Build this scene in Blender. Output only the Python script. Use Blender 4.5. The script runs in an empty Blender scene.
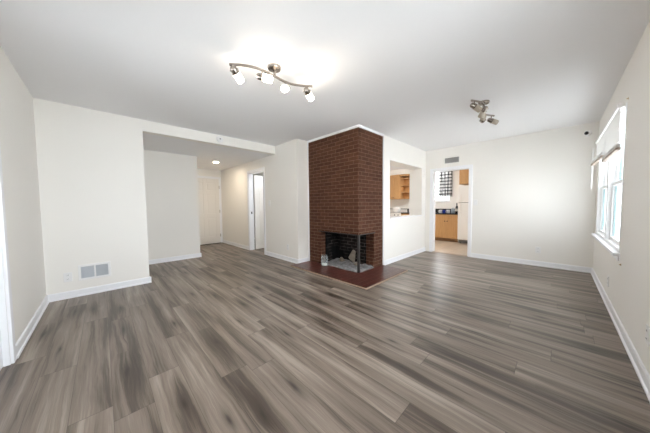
import bpy, bmesh, math, random
from mathutils import Vector, Matrix

S = bpy.context.scene
COL = S.collection
random.seed(7)

# ------------------------------------------------------------------ camera
cam_data = bpy.data.cameras.new('camera')
cam_data.sensor_width = 36.0
cam_data.lens = 228.04 / 650 * 36.0
cam_data.clip_start = 0.02
cam = bpy.data.objects.new('camera', cam_data)
COL.objects.link(cam)
_y, _p, _r = 0.7973, -0.0477, -0.0098
_f = Vector((math.cos(_p) * math.cos(_y), math.cos(_p) * math.sin(_y), math.sin(_p)))
_rt = Vector((math.sin(_y), -math.cos(_y), 0))
_up = _rt.cross(_f)
_rt2 = _rt * math.cos(_r) + _up * math.sin(_r)
_up2 = _up * math.cos(_r) - _rt * math.sin(_r)
cam.matrix_world = Matrix(((_rt2.x, _up2.x, -_f.x, 0), (_rt2.y, _up2.y, -_f.y, 0),
                           (_rt2.z, _up2.z, -_f.z, 1.1455), (0, 0, 0, 1)))
S.camera = cam

# ------------------------------------------------------------------ exposure, world
S.view_settings.view_transform = 'Standard'
S.view_settings.look = 'None'
S.view_settings.gamma = 1.0
S.view_settings.use_curve_mapping = False
S.view_settings.exposure = 0.60
S.cycles.max_bounces = 14
S.cycles.diffuse_bounces = 9
S.cycles.transparent_max_bounces = 12
S.cycles.caustics_reflective = False
S.cycles.caustics_refractive = False
WORLD_STRENGTH = 10.3
LAMP_SPOT = 14.0         # watts thrown forward by each lit head
LAMP_GLASS = 18.0       # lit frosted shades of the track light
w = bpy.data.worlds.new('overcast_sky')
S.world = w
w.use_nodes = True
w.node_tree.nodes['Background'].inputs[0].default_value = (0.90, 0.955, 1.0, 1)
_t = w.node_tree
_tc = _t.nodes.new('ShaderNodeTexCoord')
_sx = _t.nodes.new('ShaderNodeSeparateXYZ')
_t.links.new(_tc.outputs['Generated'], _sx.inputs[0])
_mm = _t.nodes.new('ShaderNodeMath')       # hazy sky, brighter towards the sun's side (+x)
_mm.operation = 'MULTIPLY_ADD'
_t.links.new(_sx.outputs[0], _mm.inputs[0])
_mm.inputs[1].default_value = 0.60 * WORLD_STRENGTH
_mm.inputs[2].default_value = WORLD_STRENGTH
_t.links.new(_mm.outputs[0], _t.nodes['Background'].inputs[1])


def area_light(name, loc, direction, sx, sy, power=0.0, color=(1, 1, 1), portal=False, disk=False):
    l = bpy.data.lights.new(name, 'AREA')
    l.shape = 'DISK' if disk else 'RECTANGLE'
    l.size = sx
    if not disk:
        l.size_y = sy
    l.energy = power
    l.color = color
    if portal:
        l.cycles.is_portal = True
    o = bpy.data.objects.new(name, l)
    o.location = loc
    o.rotation_euler = Vector(direction).to_track_quat('-Z', 'Y').to_euler()
    COL.objects.link(o)
    return o


# daylight comes in from the sky through the window openings: portals for it
area_light('daylight_portal', (4.49, -0.60, 1.35), (0, 1, 0), 1.9, 1.36, portal=True)
area_light('daylight_portal', (1.00, -0.60, 1.35), (0, 1, 0), 1.9, 1.36, portal=True)  # portal of the added window beside the camera
area_light('daylight_portal', (8.38, 3.05, 1.78), (-1, 0, 0), 1.1, 1.1, portal=True)

area_light('daylight_portal', (-0.72, 2.295, 1.42), (1, 0, 0), 0.75, 1.0, portal=True)  # portal of the glazing added to the far left door

# ------------------------------------------------------------------ measures (metres)
X0, XF, YR, YL = -0.526, 5.689, -0.417, 4.328
XO, XH, YC, XB, YP, XBE = 0.476, 2.733, 3.56, 3.014, 2.294, 3.743
ZH, YW, XW, YD, ZB, CEIL = 2.276, 5.712, 1.570, 7.49, 2.405, 2.44
XK = 8.2
T = 0.15

# ------------------------------------------------------------------ node helpers


class NT:
    def __init__(self, name):
        self.m = bpy.data.materials.new(name)
        self.m.use_nodes = True
        self.t = self.m.node_tree
        self.b = self.t.nodes['Principled BSDF']
        self.out = self.t.nodes['Material Output']

    def n(self, typ, **kw):
        nd = self.t.nodes.new(typ)
        for k, v in kw.items():
            setattr(nd, k, v)
        return nd

    def set(self, sock, v):
        if isinstance(v, bpy.types.NodeSocket):
            self.t.links.new(v, sock)
        else:
            sock.default_value = v

    def math(self, op, a, b=0.0, c=0.0):
        nd = self.n('ShaderNodeMath', operation=op)
        for i, v in enumerate((a, b, c)):
            self.set(nd.inputs[i], v)
        return nd.outputs[0]

    def vec(self, x, y, z=0.0):
        nd = self.n('ShaderNodeCombineXYZ')
        for i, v in enumerate((x, y, z)):
            self.set(nd.inputs[i], v)
        return nd.outputs[0]

    def noise(self, vec, scale, detail=3.0, rough=0.5, dist=0.0):
        nd = self.n('ShaderNodeTexNoise')
        if vec is not None:
            self.set(nd.inputs['Vector'], vec)
        nd.inputs['Scale'].default_value = scale
        nd.inputs['Detail'].default_value = detail
        nd.inputs['Roughness'].default_value = rough
        nd.inputs['Distortion'].default_value = dist
        return nd.outputs[0]

    def ramp(self, fac, stops):
        nd = self.n('ShaderNodeValToRGB')
        e = nd.color_ramp.elements
        while len(e) < len(stops):
            e.new(0.5)
        for k, (p, c) in enumerate(stops):
            e[k].position = p
            e[k].color = (c, c, c, 1) if isinstance(c, (int, float)) else (*c, 1)
        self.set(nd.inputs[0], fac)
        return nd.outputs[0]

    def mix(self, fac, a, b, mode='MIX'):
        nd = self.n('ShaderNodeMix', data_type='RGBA', blend_type=mode)
        self.set(nd.inputs[0], fac)
        for k, v in ((6, a), (7, b)):
            if isinstance(v, tuple):
                v = (*v, 1) if len(v) == 3 else v
            self.set(nd.inputs[k], v)
        return nd.outputs[2]

    def bump(self, h, strength=0.3, dist=0.01):
        nd = self.n('ShaderNodeBump')
        nd.inputs['Strength'].default_value = strength
        nd.inputs['Distance'].default_value = dist
        self.set(nd.inputs['Height'], h)
        self.t.links.new(nd.outputs[0], self.b.inputs['Normal'])

    def uv(self):
        return self.n('ShaderNodeTexCoord').outputs['UV']

    def obj(self):
        return self.n('ShaderNodeTexCoord').outputs['Object']

    def color(self, v):
        self.set(self.b.inputs['Base Color'], (*v, 1) if isinstance(v, tuple) else v)

    def rough(self, v):
        self.set(self.b.inputs['Roughness'], v)


def plain(name, col, rough=0.5, metal=0.0, var=0.04, scale=9.0, bump=0.0):
    k = NT(name)
    nz = k.noise(k.obj(), scale, 4)
    lo = tuple(c * (1 - var) for c in col)
    hi = tuple(min(1, c * (1 + var)) for c in col)
    k.color(k.mix(nz, lo, hi))
    k.rough(rough)
    k.b.inputs['Metallic'].default_value = metal
    if bump:
        k.bump(k.noise(k.obj(), 160, 3), bump, 0.002)
    return k.m


def emit(name, col, strength):
    k = NT(name)
    k.color(col)
    k.b.inputs['Emission Color'].default_value = (*col, 1)
    k.b.inputs['Emission Strength'].default_value = strength
    return k.m


M = {}
M['paint'] = plain('cream_wall_paint', (0.885, 0.868, 0.832), 0.62, var=0.012, scale=1.2, bump=0.06)
M['ceiling'] = plain('ceiling_paint', (0.868, 0.872, 0.892), 0.75, var=0.01, scale=1.0, bump=0.05)
M['trim'] = plain('white_trim_paint', (0.885, 0.895, 0.925), 0.35, var=0.012)
M['door'] = plain('white_door_paint', (0.84, 0.82, 0.79), 0.38, var=0.012)
M['plate'] = plain('white_plastic', (0.86, 0.86, 0.86), 0.35, var=0.01)
M['dark'] = plain('dark_plastic', (0.012, 0.012, 0.013), 0.4)
M['slot'] = plain('slot_grey', (0.17, 0.17, 0.17), 0.6)
M['ventgrey'] = plain('vent_grey_metal', (0.42, 0.42, 0.42), 0.45, var=0.03)
M['nickel'] = plain('brushed_nickel', (0.34, 0.305, 0.275), 0.26, 1.0, var=0.06, scale=60)
M['brass'] = plain('warm_brass', (0.62, 0.45, 0.25), 0.3, 1.0)
M['steel'] = plain('blackened_steel', (0.045, 0.043, 0.042), 0.45, 0.6, var=0.25, scale=20)
M['ground'] = plain('pale_concrete_ground', (0.80, 0.79, 0.77), 0.9, var=0.1, scale=2)
M['fridge'] = plain('white_enamel', (0.84, 0.83, 0.81), 0.3, var=0.01)
M['granite'] = plain('black_granite', (0.022, 0.021, 0.023), 0.25, var=0.9, scale=90)
M['cupwhite'] = plain('white_ceramic', (0.85, 0.85, 0.85), 0.2, var=0.01)
M['cupblue'] = plain('blue_ceramic', (0.03, 0.06, 0.33), 0.25, var=0.05)
M['cupgrey'] = plain('grey_blue_glaze', (0.30, 0.38, 0.45), 0.3, var=0.05)
M['bottle'] = plain('dark_bottle', (0.018, 0.016, 0.018), 0.15, var=0.2)
M['label'] = plain('bottle_label_paper', (0.55, 0.53, 0.5), 0.6)
M['blind'] = plain('white_blind', (0.86, 0.86, 0.85), 0.45, var=0.01)
M['blindrail'] = plain('beige_blind_rail', (0.44, 0.36, 0.30), 0.5, var=0.03)
M['vinyl'] = plain('white_vinyl', (0.86, 0.87, 0.88), 0.35, var=0.01)
M['louvre'] = plain('grey_louvre_metal', (0.70, 0.735, 0.775), 0.45, var=0.02)
M['glass_edge'] = plain('teal_grey_edge_strip', (0.16, 0.34, 0.36), 0.4)
M['chunk'] = plain('pale_stone', (0.23, 0.195, 0.155), 0.9, var=0.45, scale=14, bump=0.4)
M['wax'] = plain('white_wax', (0.8, 0.78, 0.72), 0.5)
M['shade_lit'] = emit('lit_frosted_glass', (1.0, 0.89, 0.74), LAMP_GLASS)
M['shade_off'] = plain('unlit_frosted_glass', (0.52, 0.46, 0.385), 0.25, var=0.05)
M['downlight'] = emit('lit_downlight_lens', (1.0, 0.84, 0.64), 240.0)
M['added_lamp_side'] = emit('added_side_lamp_diffuser', (0.90, 0.95, 1.0), 52.0)
M['added_lamp_kitchen'] = emit('added_kitchen_lamp_diffuser', (1.0, 0.95, 0.90), 50.0)


def make_floor():
    k = NT('grey_brown_wood_planks')
    sep = k.n('ShaderNodeSeparateXYZ')
    k.set(sep.inputs[0], k.obj())
    X, Y = sep.outputs[0], sep.outputs[1]
    W, L = 0.176, 1.50
    xs = k.math('DIVIDE', X, W)
    i = k.math('FLOOR', xs)
    fx = k.math('SUBTRACT', xs, i)
    wn = k.n('ShaderNodeTexWhiteNoise', noise_dimensions='1D')
    k.set(wn.inputs['W'], i)
    ys = k.math('ADD', k.math('DIVIDE', Y, L), k.math('MULTIPLY', wn.outputs[0], 5.0))
    j = k.math('FLOOR', ys)
    fy = k.math('SUBTRACT', ys, j)
    w2 = k.n('ShaderNodeTexWhiteNoise', noise_dimensions='3D')
    k.set(w2.inputs['Vector'], k.vec(i, j, 3.1))
    s2 = k.n('ShaderNodeSeparateColor')
    k.set(s2.inputs[0], w2.outputs['Color'])
    r1, r2, r3 = s2.outputs[0], s2.outputs[1], s2.outputs[2]
    ox, oy = k.math('MULTIPLY', r1, 37.0), k.math('MULTIPLY', r2, 53.0)
    # one knot in each half plank: place, presence
    LK = 0.75
    yk = k.math('DIVIDE', k.math('ADD', Y, k.math('MULTIPLY', wn.outputs[0], 5.0 * L)), LK)
    jk = k.math('FLOOR', yk)
    w3 = k.n('ShaderNodeTexWhiteNoise', noise_dimensions='3D')
    k.set(w3.inputs['Vector'], k.vec(i, jk, 9.7))
    s3 = k.n('ShaderNodeSeparateColor')
    k.set(s3.inputs[0], w3.outputs['Color'])
    q1, q2, q3 = s3.outputs[0], s3.outputs[1], s3.outputs[2]
    wob = k.noise(k.vec(k.math('ADD', k.math('MULTIPLY', X, 9.0), ox), k.math('ADD', k.math('MULTIPLY', Y, 3.2), oy), r3), 1.0, 3, 0.55)
    wo = k.math('SUBTRACT', wob, 0.5)
    dx = k.math('ADD', k.math('MULTIPLY', k.math('SUBTRACT', fx, k.math('ADD', 0.25, k.math('MULTIPLY', q1, 0.5))), W), k.math('MULTIPLY', wo, 0.05))
    dy = k.math('MULTIPLY', k.math('SUBTRACT', k.math('SUBTRACT', yk, jk), k.math('ADD', 0.3, k.math('MULTIPLY', q2, 0.4))), LK)
    dy = k.math('ADD', dy, k.math('MULTIPLY', wo, 0.12))
    ex = k.math('DIVIDE', dx, k.math('ADD', 0.016, k.math('MULTIPLY', q1, 0.014)))
    ey = k.math('DIVIDE', dy, k.math('ADD', 0.07, k.math('MULTIPLY', q2, 0.10)))
    d2 = k.math('ADD', k.math('MULTIPLY', ex, ex), k.math('MULTIPLY', ey, ey))
    has = k.math('GREATER_THAN', q3, 0.54)
    bell = k.math('MULTIPLY', k.math('EXPONENT', k.math('MULTIPLY', d2, -0.22)), has)
    core = k.math('MULTIPLY', k.math('EXPONENT', k.math('MULTIPLY', d2, -1.6)), has)
    # grain swings around the knot
    wx = k.math('ADD', k.math('ADD', X, ox), k.math('MULTIPLY', wo, 0.028))
    wx = k.math('ADD', wx, k.math('MULTIPLY', k.math('MULTIPLY', k.math('SIGN', dx), bell), -0.016))
    yy = k.math('ADD', Y, oy)
    broad = k.noise(k.vec(k.math('MULTIPLY', wx, 13.0), k.math('MULTIPLY', yy, 0.75), r3), 1.0, 3, 0.5, 0.35)
    streak = k.noise(k.vec(k.math('MULTIPLY', wx, 48.0), k.math('MULTIPLY', yy, 0.9), r3), 1.0, 5, 0.6)
    fine = k.noise(k.vec(k.math('MULTIPLY', wx, 340.0), k.math('MULTIPLY', yy, 5.0), r3), 1.0, 3, 0.6)
    tone = k.math('ADD', k.math('MULTIPLY', broad, 0.74), k.math('MULTIPLY', streak, 0.26))
    tone = k.math('ADD', tone, k.math('MULTIPLY', k.math('SUBTRACT', r1, 0.5), 0.09))
    tone = k.math('ADD', tone, k.math('MULTIPLY', k.math('SUBTRACT', fine, 0.5), 0.24))
    tone = k.math('SUBTRACT', tone, k.math('MULTIPLY', bell, 0.10))
    col = k.ramp(tone, [(0.30, (0.062, 0.047, 0.037)), (0.40, (0.106, 0.082, 0.066)), (0.465, (0.180, 0.143, 0.115)), (0.56, (0.240, 0.195, 0.161)), (0.66, (0.355, 0.298, 0.248))])
    tight = k.math('MULTIPLY', k.math('EXPONENT', k.math('MULTIPLY', d2, -9.0)), has)
    col = k.mix(k.math('MULTIPLY', tight, 0.9), col, (0.018, 0.014, 0.012))
    col = k.mix(k.math('MULTIPLY', core, 0.60), col, (0.045, 0.034, 0.026))
    # seams
    sx = k.math('MINIMUM', fx, k.math('SUBTRACT', 1.0, fx))
    sy = k.math('MINIMUM', fy, k.math('SUBTRACT', 1.0, fy))
    sm = k.math('MAXIMUM', k.math('LESS_THAN', sx, 0.008), k.math('LESS_THAN', sy, 0.0014))
    col = k.mix(k.math('MULTIPLY', sm, 0.55), col, (0.045, 0.036, 0.030))
    k.color(col)
    k.rough(k.math('ADD', 0.30, k.math('MULTIPLY', fine, 0.16)))
    k.b.inputs['Specular IOR Level'].default_value = 0.45
    k.bump(k.math('SUBTRACT', k.math('MULTIPLY', fine, 0.4), sm), 0.12, 0.002)
    return k.m


def make_brick(name, c1, c2, mortar, bw=0.2, rh=0.063, rough=0.88, ms=0.005, soot=None):
    k = NT(name)
    nd = k.n('ShaderNodeTexBrick')
    uv = k.uv()
    k.set(nd.inputs['Vector'], uv)
    nd.inputs['Color1'].default_value = (*c1, 1)
    nd.inputs['Color2'].default_value = (*c2, 1)
    nd.inputs['Mortar'].default_value = (*mortar, 1)
    nd.inputs['Scale'].default_value = 1.0
    nd.inputs['Mortar Size'].default_value = ms
    nd.inputs['Mortar Smooth'].default_value = 0.3
    nd.inputs['Bias'].default_value = -0.1
    nd.inputs['Brick Width'].default_value = bw
    nd.inputs['Row Height'].default_value = rh
    nz = k.noise(k.obj(), 22, 5, 0.6)
    col = k.mix(0.55, nd.outputs[0], k.ramp(nz, [(0.3, 0.55), (0.7, 1.25)]), 'MULTIPLY')
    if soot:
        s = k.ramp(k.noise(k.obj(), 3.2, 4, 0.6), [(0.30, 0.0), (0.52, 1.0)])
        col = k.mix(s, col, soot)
    k.color(col)
    k.rough(rough)
    k.b.inputs['Specular IOR Level'].default_value = 0.12 if rough > 0.5 else 0.4
    h = k.math('SUBTRACT', k.math('MULTIPLY', nz, 0.35), nd.outputs['Fac'])
    k.bump(h, 0.6, 0.006)
    return k.m


def make_oak(name, a, b, vertical=True):
    k = NT(name)
    sep = k.n('ShaderNodeSeparateXYZ')
    k.set(sep.inputs[0], k.obj())
    v = k.vec(k.math('MULTIPLY', sep.outputs[0], 40.0), k.math('MULTIPLY', sep.outputs[1], 40.0), k.math('MULTIPLY', sep.outputs[2], 3.0))
    nz = k.noise(v, 1.0, 5, 0.6, 0.6)
    k.color(k.ramp(nz, [(0.3, a), (0.7, b)]))
    k.rough(0.4)
    return k.m


def make_kitchen_floor():
    k = NT('pale_beige_kitchen_tile')
    nd = k.n('ShaderNodeTexBrick')
    k.set(nd.inputs['Vector'], k.obj())
    for nm, c in (('Color1', (0.60, 0.50, 0.40)), ('Color2', (0.52, 0.43, 0.34)), ('Mortar', (0.40, 0.34, 0.28))):
        nd.inputs[nm].default_value = (*c, 1)
    nd.inputs['Scale'].default_value = 1.0
    nd.inputs['Brick Width'].default_value = 0.6
    nd.inputs['Row Height'].default_value = 0.3
    nd.inputs['Mortar Size'].default_value = 0.004
    nz = k.noise(k.obj(), 8, 5)
    k.color(k.mix(0.5, nd.outputs[0], k.ramp(nz, [(0.3, 0.8), (0.7, 1.1)]), 'MULTIPLY'))
    k.rough(0.3)
    return k.m


def make_gingham():
    k = NT('black_white_check_cotton')
    sep = k.n('ShaderNodeSeparateXYZ')
    k.set(sep.inputs[0], k.uv())
    P = 0.105
    u = k.math('FRACT', k.math('DIVIDE', sep.outputs[0], P))
    v = k.math('FRACT', k.math('DIVIDE', sep.outputs[1], P))
    f = k.math('MULTIPLY', k.math('ADD', k.math('LESS_THAN', u, 0.36), k.math('LESS_THAN', v, 0.36)), 0.5)
    col = k.ramp(f, [(0.0, (0.80, 0.80, 0.80)), (0.5, (0.20, 0.20, 0.21)), (1.0, (0.015, 0.015, 0.017))])
    k.color(col)
    k.rough(0.9)
    tr = k.n('ShaderNodeBsdfTranslucent')
    k.set(tr.inputs[0], col)
    mx = k.n('ShaderNodeMixShader')
    mx.inputs[0].default_value = 0.35
    k.t.links.new(k.b.outputs[0], mx.inputs[1])
    k.t.links.new(tr.outputs[0], mx.inputs[2])
    k.t.links.new(mx.outputs[0], k.out.inputs[0])
    return k.m


def make_pane():
    k = NT('window_glass')
    tr = k.n('ShaderNodeBsdfTransparent')
    tr.inputs[0].default_value = (0.97, 0.975, 0.975, 1)
    gl = k.n('ShaderNodeBsdfGlossy')
    gl.inputs['Roughness'].default_value = 0.02
    fr = k.n('ShaderNodeFresnel')
    fr.inputs[0].default_value = 1.45
    mx = k.n('ShaderNodeMixShader')
    k.t.links.new(k.math('MULTIPLY', fr.outputs[0], 0.6), mx.inputs[0])
    k.t.links.new(tr.outputs[0], mx.inputs[1])
    k.t.links.new(gl.outputs[0], mx.inputs[2])
    k.t.links.new(mx.outputs[0], k.out.inputs[0])
    return k.m


def make_jar_glass():
    k = NT('clear_jar_glass')
    k.color((0.80, 0.84, 0.86))
    k.rough(0.06)
    tr = k.n('ShaderNodeBsdfTransparent')
    tr.inputs[0].default_value = (0.93, 0.95, 0.95, 1)
    lw = k.n('ShaderNodeLayerWeight')
    lw.inputs[0].default_value = 0.35
    mx = k.n('ShaderNodeMixShader')
    k.t.links.new(k.math('ADD', 0.06, k.math('MULTIPLY', lw.outputs['Facing'], 0.36)), mx.inputs[0])
    k.t.links.new(tr.outputs[0], mx.inputs[1])
    k.t.links.new(k.b.outputs[0], mx.inputs[2])
    k.t.links.new(mx.outputs[0], k.out.inputs[0])
    return k.m


def make_ash():
    k = NT('grey_ash_and_mortar')
    nz = k.noise(k.obj(), 16, 6, 0.65)
    k.color(k.ramp(nz, [(0.3, (0.12, 0.118, 0.12)), (0.55, (0.27, 0.268, 0.275)), (0.75, (0.42, 0.415, 0.42))]))
    k.rough(0.95)
    k.bump(nz, 0.5, 0.01)
    return k.m


M['floor'] = make_floor()
M['kfloor'] = make_kitchen_floor()
M['brick'] = make_brick('brown_red_brick', (0.104, 0.045, 0.027), (0.070, 0.029, 0.018), (0.185, 0.112, 0.080))
M['soot'] = make_brick('sooty_shaded_firebrick', (0.030, 0.021, 0.018), (0.014, 0.012, 0.012), (0.15, 0.135, 0.125), soot=(0.006, 0.006, 0.0065))
M['hearth'] = make_brick('dark_red_hearth_tile', (0.115, 0.035, 0.026), (0.080, 0.025, 0.020), (0.19, 0.10, 0.085), bw=0.2, rh=0.1, rough=0.28, ms=0.003)
M['oak'] = make_oak('honey_oak', (0.50, 0.275, 0.108), (0.63, 0.375, 0.165))
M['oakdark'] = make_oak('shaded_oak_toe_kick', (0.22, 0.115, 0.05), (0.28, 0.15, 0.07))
M['gingham'] = make_gingham()
M['pane'] = make_pane()
M['jar'] = make_jar_glass()
M['ash'] = make_ash()
M['strip'] = make_oak('tan_transition_strip', (0.34, 0.25, 0.18), (0.46, 0.35, 0.26))

# ------------------------------------------------------------------ mesh helpers


class MB:
    """collects shapes for ONE mesh"""

    def __init__(self):
        self.v, self.f, self.m, self.s = [], [], [], []

    def add(self, verts, faces, mat=0, smooth=False):
        o = len(self.v)
        self.v += [Vector(p) for p in verts]
        self.f += [tuple(o + i for i in f) for f in faces]
        self.m += [mat] * len(faces)
        self.s += [smooth] * len(faces)
        return self

    def box(self, x0, x1, y0, y1, z0, z1, mat=0):
        x0, x1 = min(x0, x1), max(x0, x1)
        y0, y1 = min(y0, y1), max(y0, y1)
        z0, z1 = min(z0, z1), max(z0, z1)
        vs = [(x, y, z) for z in (z0, z1) for y in (y0, y1) for x in (x0, x1)]
        fs = [(0, 2, 3, 1), (4, 5, 7, 6), (0, 1, 5, 4), (2, 6, 7, 3), (0, 4, 6, 2), (1, 3, 7, 5)]
        return self.add(vs, fs, mat)

    def obox(self, c, ax, ay, az, hx, hy, hz, mat=0):
        c, ax, ay, az = Vector(c), Vector(ax), Vector(ay), Vector(az)
        vs = [c + ax * hx * a + ay * hy * b + az * hz * d for d in (-1, 1) for b in (-1, 1) for a in (-1, 1)]
        fs = [(0, 2, 3, 1), (4, 5, 7, 6), (0, 1, 5, 4), (2, 6, 7, 3), (0, 4, 6, 2), (1, 3, 7, 5)]
        return self.add(vs, fs, mat)

    def lathe(self, base, axis, prof, n=24, mat=0, caps=True):
        base, axis = Vector(base), Vector(axis).normalized()
        t = Vector((0, 0, 1)) if abs(axis.z) < 0.9 else Vector((1, 0, 0))
        u = axis.cross(t).normalized()
        v = axis.cross(u)
        vs, fs = [], []
        for r, h in prof:
            for k in range(n):
                a = 2 * math.pi * k / n
                vs.append(base + axis * h + (u * math.cos(a) + v * math.sin(a)) * r)
        for j in range(len(prof) - 1):
            for k in range(n):
                fs.append((j * n + k, j * n + (k + 1) % n, (j + 1) * n + (k + 1) % n, (j + 1) * n + k))
        if caps:
            fs.append(tuple(reversed(range(n))))
            fs.append(tuple((len(prof) - 1) * n + k for k in range(n)))
        return self.add(vs, fs, mat, True)

    def cyl(self, p0, p1, r, n=16, mat=0):
        p0, p1 = Vector(p0), Vector(p1)
        return self.lathe(p0, p1 - p0, [(r, 0), (r, (p1 - p0).length)], n, mat)

    def sweep(self, pts, w, h, mat=0):
        """flat bar of width w (horizontal) and height h along pts"""
        pts = [Vector(p) for p in pts]
        vs, fs = [], []
        for k, p in enumerate(pts):
            d = (pts[min(k + 1, len(pts) - 1)] - pts[max(k - 1, 0)]).normalized()
            sd = d.cross(Vector((0, 0, 1))).normalized()
            up = sd.cross(d)
            for a, b in ((-1, -1), (1, -1), (1, 1), (-1, 1)):
                vs.append(p + sd * a * w / 2 + up * b * h / 2)
        for k in range(len(pts) - 1):
            for q in range(4):
                fs.append((k * 4 + q, k * 4 + (q + 1) % 4, (k + 1) * 4 + (q + 1) % 4, (k + 1) * 4 + q))
        fs.append((3, 2, 1, 0))
        e = (len(pts) - 1) * 4
        fs.append((e, e + 1, e + 2, e + 3))
        return self.add(vs, fs, mat, True)

    def build(self, name, mats, parent=None, bevel=0.0, seg=2):
        if not isinstance(mats, (list, tuple)):
            mats = [mats]
        org = Vector((0, 0, 0))
        p = parent
        while p is not None:
            org += p.location
            p = p.parent
        me = bpy.data.meshes.new(name)
        me.from_pydata([tuple(v - org) for v in self.v], [], self.f)
        for mt in mats:
            me.materials.append(mt)
        for p, mi, sm in zip(me.polygons, self.m, self.s):
            p.material_index = mi
            p.use_smooth = sm
        bm = bmesh.new()
        bm.from_mesh(me)
        bmesh.ops.recalc_face_normals(bm, faces=bm.faces)
        uvl = bm.loops.layers.uv.new('UVMap')
        for f in bm.faces:
            n = f.normal
            a = max(range(3), key=lambda q: abs(n[q]))
            for lp in f.loops:
                c = lp.vert.co + org
                lp[uvl].uv = ((c.y, c.z), (c.x, c.z), (c.x, c.y))[a]
        bm.to_mesh(me)
        bm.free()
        if any(self.s):
            try:
                me.set_sharp_from_angle(angle=math.radians(40))
            except Exception:
                pass
        o = bpy.data.objects.new(name, me)
        COL.objects.link(o)
        if parent is not None:
            o.parent = parent
        if bevel:
            b = o.modifiers.new('soft_edges', 'BEVEL')
            b.width = bevel
            b.segments = seg
            b.limit_method = 'ANGLE'
        return o


def tag(o, label, cat, group=None, kind=None):
    o['label'] = label
    o['category'] = cat
    if group:
        o['group'] = group
    if kind:
        o['kind'] = kind
    return o


def thing(name, loc, label, cat, group=None, kind=None):
    o = bpy.data.objects.new(name, None)
    o.empty_display_size = 0.1
    o.location = loc
    COL.objects.link(o)
    return tag(o, label, cat, group, kind)


def struct(name, mb, mat, label, cat, bevel=0.0):
    return tag(mb.build(name, mat, None, bevel), label, cat, None, 'structure')


def wall_x(mb, xa, xb, y0, y1, z0, z1, holes=()):
    """slab between x=xa and xb spanning y0..y1, z0..z1 with (ya,yb,za,zb) holes"""
    ys = sorted({y0, y1, *[h[0] for h in holes], *[h[1] for h in holes]})
    for a, b in zip(ys, ys[1:]):
        zs = [(z0, z1)]
        for h in holes:
            if h[0] <= a and b <= h[1]:
                zs = [q for (p, r) in zs for q in ((p, min(r, h[2])), (max(p, h[3]), r)) if q[1] - q[0] > 1e-6]
        for p, r in zs:
            mb.box(xa, xb, a, b, p, r)
    return mb


def wall_y(mb, ya, yb, x0, x1, z0, z1, holes=()):
    xs = sorted({x0, x1, *[h[0] for h in holes], *[h[1] for h in holes]})
    for a, b in zip(xs, xs[1:]):
        zs = [(z0, z1)]
        for h in holes:
            if h[0] <= a and b <= h[1]:
                zs = [q for (p, r) in zs for q in ((p, min(r, h[2])), (max(p, h[3]), r)) if q[1] - q[0] > 1e-6]
        for p, r in zs:
            mb.box(a, b, ya, yb, p, r)
    return mb


# ------------------------------------------------------------------ setting
struct('ground', MB().box(-14, 22, -16, 20, -0.5, -0.4), M['ground'], 'pale concrete ground outside the windows', 'ground')

fl = MB()
fl.box(X0 - T, 5.76, YR - T, 2.45, -0.12, 0)
fl.box(X0 - T, 3.75, 2.45, 7.64, -0.12, 0)
struct('floor', fl, M['floor'], 'grey-brown wood plank floor with dark knots', 'floor')
kf = MB()
kf.box(5.76, XK + T, 0.9, 2.45, -0.12, -0.003)
kf.box(3.75, XK + T, 2.45, 5.3, -0.12, -0.003)
struct('floor_kitchen', kf, M['kfloor'], 'pale beige tile floor of the kitchen', 'floor')
struct('ceiling', MB().box(X0 - T, XK + T, YR - T, 7.64, CEIL, CEIL + 0.15), M['ceiling'], 'plain white living room ceiling', 'ceiling')
struct('ceiling_hall', MB().box(0.18, XH, YL + 0.12, YD, ZH, CEIL), M['ceiling'], 'lowered white ceiling over the hall', 'ceiling')

DB0, DB1 = 1.80, 2.79   # door in the back wall
wb = wall_x(MB(), X0 - T, X0, YR - T, YL + 0.12, 0, CEIL, [(DB0, DB1, 0, 2.0)])
struct('wall_back', wb, M['paint'], 'cream wall with a white door at the far left, its glazing added', 'wall')
wl = MB()
wl.box(X0, XO, YL, YL + 0.12, 0, CEIL)
wl.box(XO, XH, YL, YL + 0.12, ZH, CEIL)
struct('wall_left', wl, M['paint'], 'cream wall holding the floor level air grille, with header over the hall opening', 'wall')
wr = MB()
wr.box(0.05, 0.18, YL + 0.12, YD + T, 0, CEIL)
wr.box(0.18, XW, YW, YD + T, 0, CEIL)
struct('wall_recess', wr, M['paint'], 'cream wall set back inside the hall opening', 'wall')
struct('wall_hall_end', MB().box(XW, XH, YD, YD + T, 0, CEIL), M['paint'], 'cream end wall of the hall around the white door', 'wall')
HD0, HD1, HDZ = 4.855, 5.61, 1.99
wh = wall_x(MB(), XH, XH + 0.12, YC, YD + T, 0, CEIL, [(HD0, HD1, 0, HDZ)])
wh.box(XH + 0.12, XB + 0.1, YC, YC + 0.12, 0, CEIL)
struct('wall_hall', wh, M['paint'], 'cream hall wall with a doorway, ending at the brick chimney', 'wall')
PX1, PX2, PZ1, PZ2 = 4.006, 5.481, 0.876, 2.011
wp = wall_y(MB(), YP, YP + 0.305, XBE, XF, 0, CEIL, [(PX1, PX2, PZ1, PZ2)])
struct('wall_pass_through', wp, M['paint'], 'cream wall with a pass-through opening beside the brick', 'wall')
KY0, KY1, KZ = 1.361, 2.118, 1.931
wf = wall_x(MB(), XF, XF + T, YR - T, YP + 0.305, 0, CEIL, [(KY0, KY1, 0, KZ)])
struct('wall_far', wf, M['paint'], 'cream far wall with the kitchen doorway', 'wall')
WX0, WX1, WZ0, WZ1 = 3.49, 5.44, 0.67, 2.07
UX0, UX1 = 0.05, 1.95
ww = wall_y(MB(), YR - T, YR, X0 - T, XF, 0, CEIL, [(WX0, WX1, WZ0, WZ1), (UX0, UX1, WZ0, WZ1)])
struct('wall_right', ww, M['paint'], 'cream wall on the right with the twin window', 'wall')
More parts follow.
